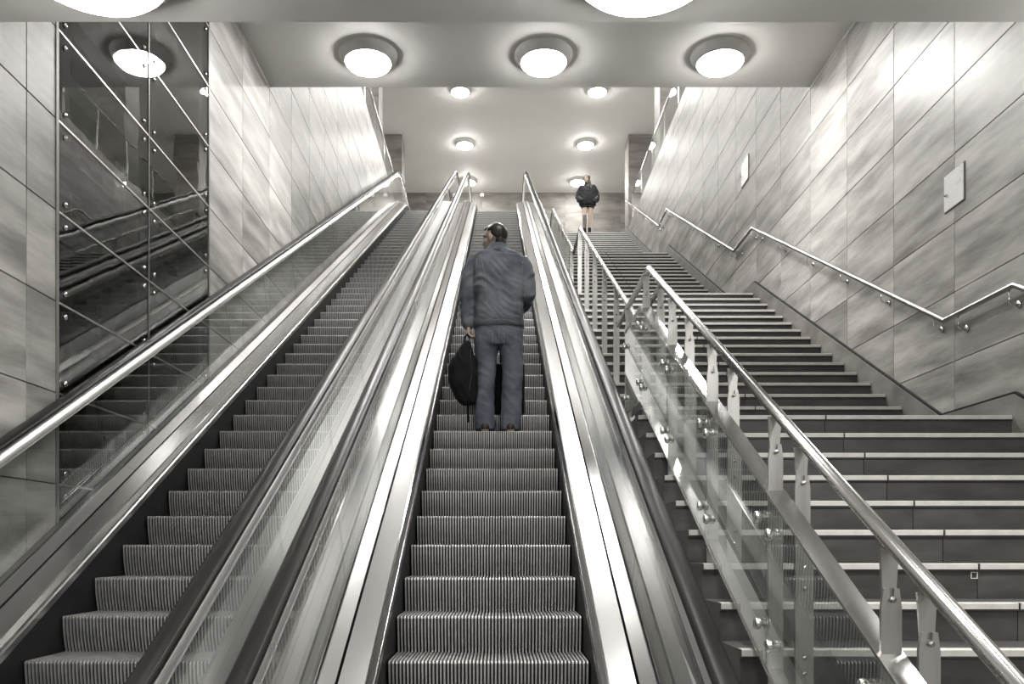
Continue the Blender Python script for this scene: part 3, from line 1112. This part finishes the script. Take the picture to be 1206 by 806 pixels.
def head_frame(center, yaw, nod=0.0):
    """frame with x = forward; yaw counted from +Y towards -X"""
    f = Vector((-math.sin(yaw), math.cos(yaw), 0))
    l = Vector((-math.cos(yaw), -math.sin(yaw), 0))
    M = Matrix(((f.x, l.x, 0, center[0]), (f.y, l.y, 0, center[1]), (f.z, l.z, 1, center[2]), (0, 0, 0, 1)))
    return M @ Matrix.Rotation(nod, 4, 'Y')


def head(mb, M, k=1.0):
    S = Matrix.Scale(k, 4)
    M = M @ S
    ball(mb, (-0.012, 0, 0.040), (0.098, 0.077, 0.088), M, 22, 16)
    ball(mb, (0.030, 0, -0.030), (0.062, 0.062, 0.085), M)
    ball(mb, (0.062, 0, -0.088), (0.030, 0.034, 0.026), M)
    ball(mb, (0.074, 0, 0.034), (0.022, 0.055, 0.014), M)          # brow
    limb(mb, [(M @ Vector((0.088, 0, 0.020)), 0.008 * k), (M @ Vector((0.106, 0, -0.014)), 0.011 * k), (M @ Vector((0.103, 0, -0.026)), 0.013 * k)], 10)
    for s in (-1, 1):
        ball(mb, (0.052, s * 0.038, -0.020), (0.024, 0.020, 0.020), M)      # cheek
        ball(mb, (0.004, s * 0.078, -0.004), (0.021, 0.011, 0.034), M)      # ear
    ball(mb, (0.084, 0, -0.060), (0.014, 0.022, 0.010), M)         # mouth


def face_parts(parent, M, hair):
    for s in (-1, 1):
        e = MB()
        ball(e, (0.077, s * 0.031, 0.010), (0.010, 0.013, 0.009), M, 12, 8)
        eo = e.build('eye', 'eye_white', parent)
        q = MB()
        ball(q, (0.0855, s * 0.031, 0.010), (0.004, 0.0058, 0.0058), M, 10, 6)
        q.build('iris', 'eye_dark', eo)
        w = MB()
        limb(w, [(M @ Vector((0.094, s * 0.014, 0.032)), 0.004), (M @ Vector((0.090, s * 0.034, 0.037)), 0.0045), (M @ Vector((0.074, s * 0.052, 0.031)), 0.003)], 8)
        w.build('eyebrow', hair, parent)
    m = MB()
    limb(m, [(M @ Vector((0.088, -0.020, -0.060)), 0.004), (M @ Vector((0.099, 0.0, -0.058)), 0.0065), (M @ Vector((0.088, 0.020, -0.060)), 0.004)], 8)
    m.build('lips', 'lip', parent)


def seam(parent, body, pts, name='seam', mat='stitching', r=0.0022, frm=(0, -1, 0), back=True):
    """thin stitched line laid on the cloth: points in (x, z), dropped on the surface from behind"""
    bvh = BVHTree.FromPolygons([v.co for v in body.data.vertices], [tuple(p.vertices) for p in body.data.polygons])
    out = []
    for (a, b) in zip(pts[:-1], pts[1:]):
        for i in range(8):
            t = i / 8
            x, z = a[0] + (b[0] - a[0]) * t, a[1] + (b[1] - a[1]) * t
            h = bvh.ray_cast(Vector((x, -1.0, z)), Vector((0, 1, 0)))
            if h[0] is not None:
                out.append(h[0] - Vector((0, r * 0.4, 0)))
    if len(out) > 2:
        MB().tube(out, r, 6).build(name, mat, parent)


# ---- the man on the middle escalator, seen from behind
tread_man = esc_line(EY0 + 8 * EP)
MANL = (0.0, 7.17, tread_man + 0.002)
man = empty('person', MANL, 'man in a denim jacket and jeans standing on the middle escalator', 'person')
HM = head_frame((-0.034, 0.03, 1.688), math.radians(64), 0.03)
mb = MB()
head(mb, HM, 1.03)
limb(mb, [((-0.022, 0.035, 1.63), 0.056), ((-0.006, 0.015, 1.55), 0.060), ((0.0, 0.0, 1.48), 0.075)])
loft(mb, [(0, 0, 0.86, 0.15, 0.10), (0, 0, 1.0, 0.165, 0.105), (0, 0, 1.15, 0.165, 0.105), (0, 0, 1.32, 0.185, 0.115), (0, 0, 1.45, 0.18, 0.10), (0, 0.0, 1.53, 0.09, 0.07)])
limb(mb, [((-0.19, 0, 1.455), 0.058), ((-0.262, 0.0, 1.19), 0.045), ((-0.262, -0.02, 0.955), 0.030), ((-0.260, -0.025, 0.925), 0.028)])
hand(mb, (-0.260, -0.025, 0.925), (-0.257, -0.030, 0.850), 1, (0.9, -0.15, -0.05))
limb(mb, [((0.19, 0, 1.455), 0.058), ((0.262, 0.01, 1.20), 0.046), ((0.215, 0.24, 1.15), 0.030), ((0.205, 0.27, 1.15), 0.028)])
hand(mb, (0.205, 0.27, 1.15), (0.185, 0.345, 1.145), -1, (-0.8, 0.1, -0.4), (0, 0.2, 1))
for s, cx in ((-1, -0.110), (1, 0.110)):
    limb(mb, [((s * 0.095, 0, 0.86), 0.095), ((cx, 0.0, 0.48), 0.058), ((cx, -0.005, 0.32), 0.052), ((cx, 0.0, 0.08), 0.036)])
    limb(mb, [((cx, -0.05, 0.045), 0.034), ((cx + s * 0.01, 0.12, 0.035), 0.028)])
body = fuse('body', mb, 'skin', man, 0.0065, 3)
face_parts(man, HM, 'hair_dark')
# hair: thick at back and sides, thin crown
mb = MB()
rows = []
for i in range(1, 26):
    p = PI * i / 26
    row = []
    for j in range(40):
        t = 2 * PI * j / 40
        d = Vector((math.sin(p) * math.cos(t), math.sin(p) * math.sin(t), math.cos(p)))
        k = 1.06 - 0.05 * max(0, d.x)
        if d.x > 0.50 and d.z < 0.75:
            k = 0.90                                             # face
        if d.z < -0.35 - 0.6 * max(0, -d.x) + 0.45 * max(0, d.x):
            k = 0.88                                             # below the hairline
        if d.x > 0.15 and d.z < 0.15:
            k = 0.90                                             # temple and ear
        if (d - Vector((-0.74, -0.10, 0.66)).normalized()).length < 0.36:
            k = 0.93                                             # bald crown
        v = Vector((d.x * 0.101 * k - 0.012, d.y * 0.080 * k, d.z * 0.091 * k + 0.041)) * 1.03
        row.append(HM @ v)
    rows.append(row)
mb.grid(rows, closed_u=True, caps=True)
# tuft standing up over the forehead
limb(mb, [(HM @ Vector((0.045, 0.02, 0.098)), 0.026), (HM @ Vector((0.068, 0.022, 0.090)), 0.020), (HM @ Vector((0.078, 0.02, 0.098)), 0.010)], 10)
ball(mb, (-0.058, 0, -0.022), (0.046, 0.062, 0.072), HM)
mb.build('hair', 'hair_dark', man)
# jacket
mb = MB()
loft(mb, [(0.002, 0, 0.925, 0.212, 0.142), (0.002, 0, 0.97, 0.214, 0.146), (0.0, 0, 1.01, 0.210, 0.142), (0, 0, 1.12, 0.208, 0.142), (0, 0, 1.24, 0.222, 0.146),
          (0, 0, 1.36, 0.232, 0.148), (0, 0, 1.45, 0.236, 0.138), (-0.002, 0, 1.50, 0.232, 0.122), (-0.004, 0.002, 1.54, 0.200, 0.105), (-0.006, 0.006, 1.575, 0.120, 0.090), (-0.008, 0.010, 1.605, 0.078, 0.078)], 36, 2.5)
limb(mb, [((-0.205, 0, 1.462), 0.078), ((-0.245, 0, 1.36), 0.076), ((-0.268, 0.0, 1.19), 0.066), ((-0.270, -0.01, 1.05), 0.060), ((-0.264, -0.02, 0.955), 0.052)], 18)
limb(mb, [((0.200, 0, 1.452), 0.080), ((0.235, 0, 1.36), 0.078), ((0.250, 0.01, 1.205), 0.070), ((0.235, 0.12, 1.165), 0.062), ((0.215, 0.235, 1.155), 0.052)], 18)
jacket = fuse('jacket', mb, 'denim_jacket', man, 0.0085, 4, (0.008, (6, 6, 14)))
mb = MB()
lo = [(-0.006, 0.004, 1.548, 0.128, 0.108), (-0.008, 0.008, 1.575, 0.112, 0.104), (-0.010, 0.010, 1.610, 0.088, 0.090), (-0.010, 0.010, 1.632, 0.078, 0.080)]
loft(mb, lo, 28, 2.2)
mb.build('collar', 'denim_jacket', jacket)
mb = MB()
loft(mb, [(0.002, 0, 0.905, 0.214, 0.146), (0.002, 0, 0.91, 0.218, 0.150), (0.002, 0, 0.955, 0.219, 0.151), (0.002, 0, 0.962, 0.214, 0.146)], 36, 2.5)
mb.build('waistband', 'denim_jacket', jacket)
mb = MB()
limb(mb, [((-0.265, -0.018, 0.985), 0.056), ((-0.262, -0.022, 0.945), 0.055)], 16)
mb.build('cuff', 'denim_jacket', jacket)


def mp(x, y):
    return ((x - 587.2) / 136.6, (506 - y) / 136.6)


seam(jacket, jacket, [mp(557, 298), mp(575, 297.5), mp(590, 298), mp(612, 299)])
seam(jacket, jacket, [mp(566, 299), mp(571, 325), mp(573.5, 350), mp(574.5, 368)])
seam(jacket, jacket, [mp(615, 307), mp(614, 330), mp(612.5, 350), mp(611, 368)])
seam(jacket, jacket, [mp(561.5, 304), mp(560.5, 330), mp(560, 345)], r=0.0016)
for yy in (370.2, 377.6):
    seam(jacket, jacket, [mp(560, yy + 1.6), mp(575, yy - 0.6), mp(595, yy - 0.6), mp(614, yy + 2)], r=0.0018)
# jeans
mb = MB()
loft(mb, [(0.0, 0, 0.72, 0.200, 0.120), (0.0, 0, 0.80, 0.212, 0.138), (0.002, 0, 0.88, 0.208, 0.138), (0.002, 0, 0.945, 0.198, 0.128)], 32, 2.5)
loft(mb, [(-0.118, 0.0, -0.0, 0.086, 0.092), (-0.117, 0.0, 0.06, 0.088, 0.092), (-0.122, 0.0, 0.13, 0.086, 0.088), (-0.120, 0, 0.20, 0.082, 0.086), (-0.113, 0, 0.34, 0.072, 0.080),
          (-0.106, 0.0, 0.48, 0.077, 0.084), (-0.108, 0, 0.63, 0.090, 0.098), (-0.106, 0, 0.76, 0.104, 0.118), (-0.10, 0, 0.84, 0.10, 0.12)], 24, 2.2)
loft(mb, [(0.100, 0.01, -0.0, 0.082, 0.092), (0.102, 0.01, 0.06, 0.085, 0.092), (0.110, 0.01, 0.13, 0.088, 0.088), (0.112, 0.01, 0.20, 0.088, 0.086), (0.116, 0.01, 0.34, 0.086, 0.082),
          (0.122, 0.01, 0.48, 0.086, 0.086), (0.116, 0.005, 0.63, 0.094, 0.100), (0.108, 0, 0.76, 0.104, 0.118), (0.10, 0, 0.84, 0.10, 0.12)], 24, 2.2)
for v in range(len(mb.v)):
    x, y, z = mb.v[v]
    mb.v[v] = (x, y, z + 0.028)
jeans = fuse('jeans', mb, 'denim_jeans', man, 0.0085, 4, (0.005, (7, 7, 11)))
for sx in (-1, 1):
    w0 = 0.10 * sx
    q = [(w0 - 0.055, 0.845), (w0 + 0.050, 0.850), (w0 + 0.050, 0.745), (w0 - 0.002, 0.710), (w0 - 0.055, 0.740), (w0 - 0.055, 0.845)]
    seam(jeans, jeans, q, 'pocket_seam', r=0.0016)
seam(jeans, jeans, [(0.0, 0.90), (0.002, 0.82), (0.004, 0.74)], 'seat_seam', r=0.0016)
for s, cx, cy_ in ((-1, -0.116, 0.0), (1, 0.102, 0.01)):
    mb = MB()
    limb(mb, [((cx, cy_ - 0.082, 0.046), 0.038), ((cx, cy_ + 0.0, 0.052), 0.043), ((cx + s * 0.008, cy_ + 0.11, 0.042), 0.044), ((cx + s * 0.012, cy_ + 0.17, 0.034), 0.032)], 14)
    sh = fuse('shoe', mb, 'shoe_leather', man, 0.006, 3)
    mb = MB()
    pts = [(cx + a, cy_ + b) for a, b in ((-0.036, -0.085), (-0.026, -0.115), (0, -0.124), (0.026, -0.115), (0.036, -0.085), (0.034, 0.0), (0.046 + s * 0.008, 0.10), (0.036 + s * 0.012, 0.18), (s * 0.012, 0.205), (-0.036 + s * 0.012, 0.18), (-0.046 + s * 0.008, 0.10), (-0.034, 0.0))]
    mb.prism(pts, 'z', 0.0, 0.022).build('sole', 'shoe_sole', sh)

# ---- black bag in his left hand
bag = empty('backpack', (MANL[0] - 0.30, MANL[1] - 0.055, MANL[2] + 0.25), 'black cloth backpack hanging from the left hand of the man', 'bag')
bo = Vector((-0.29, -0.055, 0.25))
mb = MB()
BR = [((552, 399), 3.0, 0.03), ((550.5, 405), 6.5, 0.05), ((549, 412), 10, 0.065), ((547.5, 420), 14.0, 0.08), ((546.5, 430), 16.4, 0.09), ((546.5, 443), 16.8, 0.095), ((548, 454), 15.6, 0.095), ((550, 464), 12.8, 0.085), ((552, 470), 10.2, 0.07), ((553, 473), 7.0, 0.05)]
rings = []
for (c, a, b) in BR:
    x, z = mp(*c)
    rings.append((x - bo.x, 0.0, z - bo.z, a / 136.6, b))
loft(mb, rings, 24, 2.4)
bb = fuse('bag_body', mb, 'black_cloth', bag, 0.009, 4, (0.006, (8, 8, 8)))
mb = MB()
hx, hz = mp(551.5, 399)
mb.tube([(hx - bo.x - 0.022, 0, hz - bo.z - 0.02), (hx - bo.x - 0.018, 0.004, hz - bo.z + 0.04), (hx - bo.x + 0.004, 0.004, hz - bo.z + 0.062), (hx - bo.x + 0.020, 0.004, hz - bo.z + 0.035), (hx - bo.x + 0.018, 0, hz - bo.z - 0.02)], 0.008, 8)
mb.build('grab_loop', 'black_cloth', bag)
mb = MB()
sx_, sz = mp(553, 468)
mb.prism([(sx_ - bo.x - 0.012, sz - bo.z - 0.19), (sx_ - bo.x + 0.008, sz - bo.z - 0.19), (sx_ - bo.x + 0.012, sz - bo.z), (sx_ - bo.x - 0.014, sz - bo.z)], 'y', -0.004, 0.004)
mb.build('strap', 'black_cloth', bag)
mb = MB()
seam(bag, bb, [(mp(556, 410)[0] - bo.x, mp(556, 410)[1] - bo.z), (mp(557.5, 440)[0] - bo.x, mp(557.5, 440)[1] - bo.z), (mp(554, 462)[0] - bo.x, mp(554, 462)[1] - bo.z)], 'zip', 'dark_steel', 0.003)

# ---- dark suitcase on the step in front of him
ztr = esc_line(EY0 + 9 * EP)
sc_ = empty('suitcase', (0.082, 7.555, ztr), 'black suitcase half hidden in front of the legs of the man', 'suitcase')
mb = MB()
loft(mb, [(0, 0, 0.045, 0.145, 0.085), (0, 0, 0.055, 0.155, 0.095), (0, 0, 0.47, 0.155, 0.095), (0, 0, 0.485, 0.145, 0.085)], 32, 6.0)
mb.build('case_body', 'black_cloth', sc_)
for x in (-0.11, 0.11):
    MB().lathe([(0.022, -0.012), (0.022, 0.012)], 12, c=(x, -0.06, 0.022), axis='x').build('wheel', 'rubber', sc_)
    MB().lathe([(0.022, -0.012), (0.022, 0.012)], 12, c=(x, 0.06, 0.022), axis='x').build('wheel', 'rubber', sc_)
MB().tube([(-0.06, 0.04, 0.48), (-0.06, 0.04, 0.74), (0.06, 0.04, 0.74), (0.06, 0.04, 0.48)], 0.008, 8).build('pull_handle', 'dark_steel', sc_)

# ---- the woman at the top of the stairs, facing down
WM = (2.53, 23.60, FLOOR2 + 0.002)
wom = empty('person', WM, 'person in a short black jacket with bare legs at the top of the stairs', 'person')
HW = head_frame((-0.02, -0.03, 1.555), math.radians(180 - 38), 0.04)
mb = MB()
head(mb, HW, 0.93)
limb(mb, [((-0.012, -0.02, 1.49), 0.045), ((0, 0, 1.42), 0.048), ((0, 0, 1.36), 0.06)])
loft(mb, [(0, 0, 0.76, 0.15, 0.10), (0, 0, 0.88, 0.16, 0.105), (0, 0, 1.02, 0.125, 0.085), (0, 0, 1.22, 0.15, 0.10), (0, 0, 1.34, 0.15, 0.085), (0, 0, 1.40, 0.07, 0.06)])
for s in (-1, 1):
    limb(mb, [((s * 0.16, 0, 1.33), 0.045), ((s * 0.25, 0.02, 1.08), 0.036), ((s * 0.19, -0.075, 0.97), 0.028)])
    hand(mb, (s * 0.19, -0.075, 0.97), (s * 0.145, -0.085, 0.95), -s, (-s * 0.7, 0.1, -0.2), (0, 0.1, 1))
limb(mb, [((-0.08, 0, 0.80), 0.088), ((-0.088, -0.03, 0.48), 0.056), ((-0.085, -0.02, 0.34), 0.052), ((-0.082, 0.0, 0.10), 0.034), ((-0.082, -0.06, 0.04), 0.032), ((-0.085, -0.13, 0.03), 0.028)])
limb(mb, [((0.08, 0, 0.80), 0.088), ((0.075, 0.02, 0.48), 0.056), ((0.068, 0.06, 0.34), 0.050), ((0.062, 0.08, 0.11), 0.034), ((0.062, 0.03, 0.045), 0.032), ((0.062, -0.04, 0.03), 0.028)])
fuse('body', mb, 'skin_pale', wom, 0.009, 3)
face_parts(wom, HW @ Matrix.Scale(0.93, 4), 'hair_brown')
mb = MB()
loft(mb, [(0, 0.0, 0.805, 0.205, 0.135), (0, 0, 0.83, 0.232, 0.155), (0, 0, 0.93, 0.248, 0.168), (0, 0, 1.08, 0.240, 0.165), (0, 0, 1.22, 0.225, 0.150), (0, 0, 1.33, 0.195, 0.125), (0, 0, 1.40, 0.11, 0.095), (0, 0, 1.44, 0.075, 0.08)], 32, 2.4)
for s in (-1, 1):
    limb(mb, [((s * 0.165, 0, 1.335), 0.072), ((s * 0.235, 0.02, 1.20), 0.080), ((s * 0.265, 0.02, 1.05), 0.080), ((s * 0.245, -0.05, 0.96), 0.072), ((s * 0.19, -0.11, 0.91), 0.058)], 16)
wj = fuse('jacket', mb, 'black_jacket', wom, 0.011, 4, (0.010, (7, 7, 13)))
mb = MB()
loft(mb, [(-0.085, 0, 0.74, 0.10, 0.105), (-0.085, 0, 0.80, 0.105, 0.11), (-0.05, 0, 0.90, 0.11, 0.11)], 20)
loft(mb, [(0.085, 0, 0.74, 0.10, 0.105), (0.085, 0, 0.80, 0.105, 0.11), (0.05, 0, 0.90, 0.11, 0.11)], 20)
loft(mb, [(0, 0, 0.755, 0.10, 0.112), (0, 0, 0.82, 0.12, 0.118), (0, 0, 0.90, 0.12, 0.115)], 20)
fuse('shorts', mb, 'black_jacket', wom, 0.010, 3)
mb = MB()
limb(mb, [((-0.0875, -0.028, 0.50), 0.064), ((-0.085, -0.02, 0.36), 0.063), ((-0.082, 0.0, 0.18), 0.048)], 16)
mb.build('sock', 'grey_sock', wom)
for (x, y0) in ((-0.082, 0.0), (0.062, 0.075)):
    mb = MB()
    limb(mb, [((x, y0, 0.20), 0.046), ((x, y0, 0.06), 0.044)], 14)
    limb(mb, [((x, y0 + 0.01, 0.042), 0.042), ((x, y0 - 0.10, 0.038), 0.040), ((x, y0 - 0.15, 0.034), 0.033)], 14)
    fuse('boot', mb, 'black_cloth', wom, 0.008, 3)
mb = MB()
ball(mb, (-0.022, 0, 0.045), (0.098, 0.082, 0.092), HW, 20, 14)
for s in (-1, 1):
    limb(mb, [(HW @ Vector((0.01, s * 0.072, 0.05)), 0.024), (HW @ Vector((0.0, s * 0.080, -0.06)), 0.026), ((s * 0.085, -0.09, 1.38), 0.026), ((s * 0.095, -0.135, 1.26), 0.018)], 12)
limb(mb, [(HW @ Vector((-0.06, 0, 0.03)), 0.055), (HW @ Vector((-0.06, 0, -0.08)), 0.055), ((0.0, 0.07, 1.36), 0.05)], 12)
fuse('hair', mb, 'hair_brown', wom, 0.008, 3)
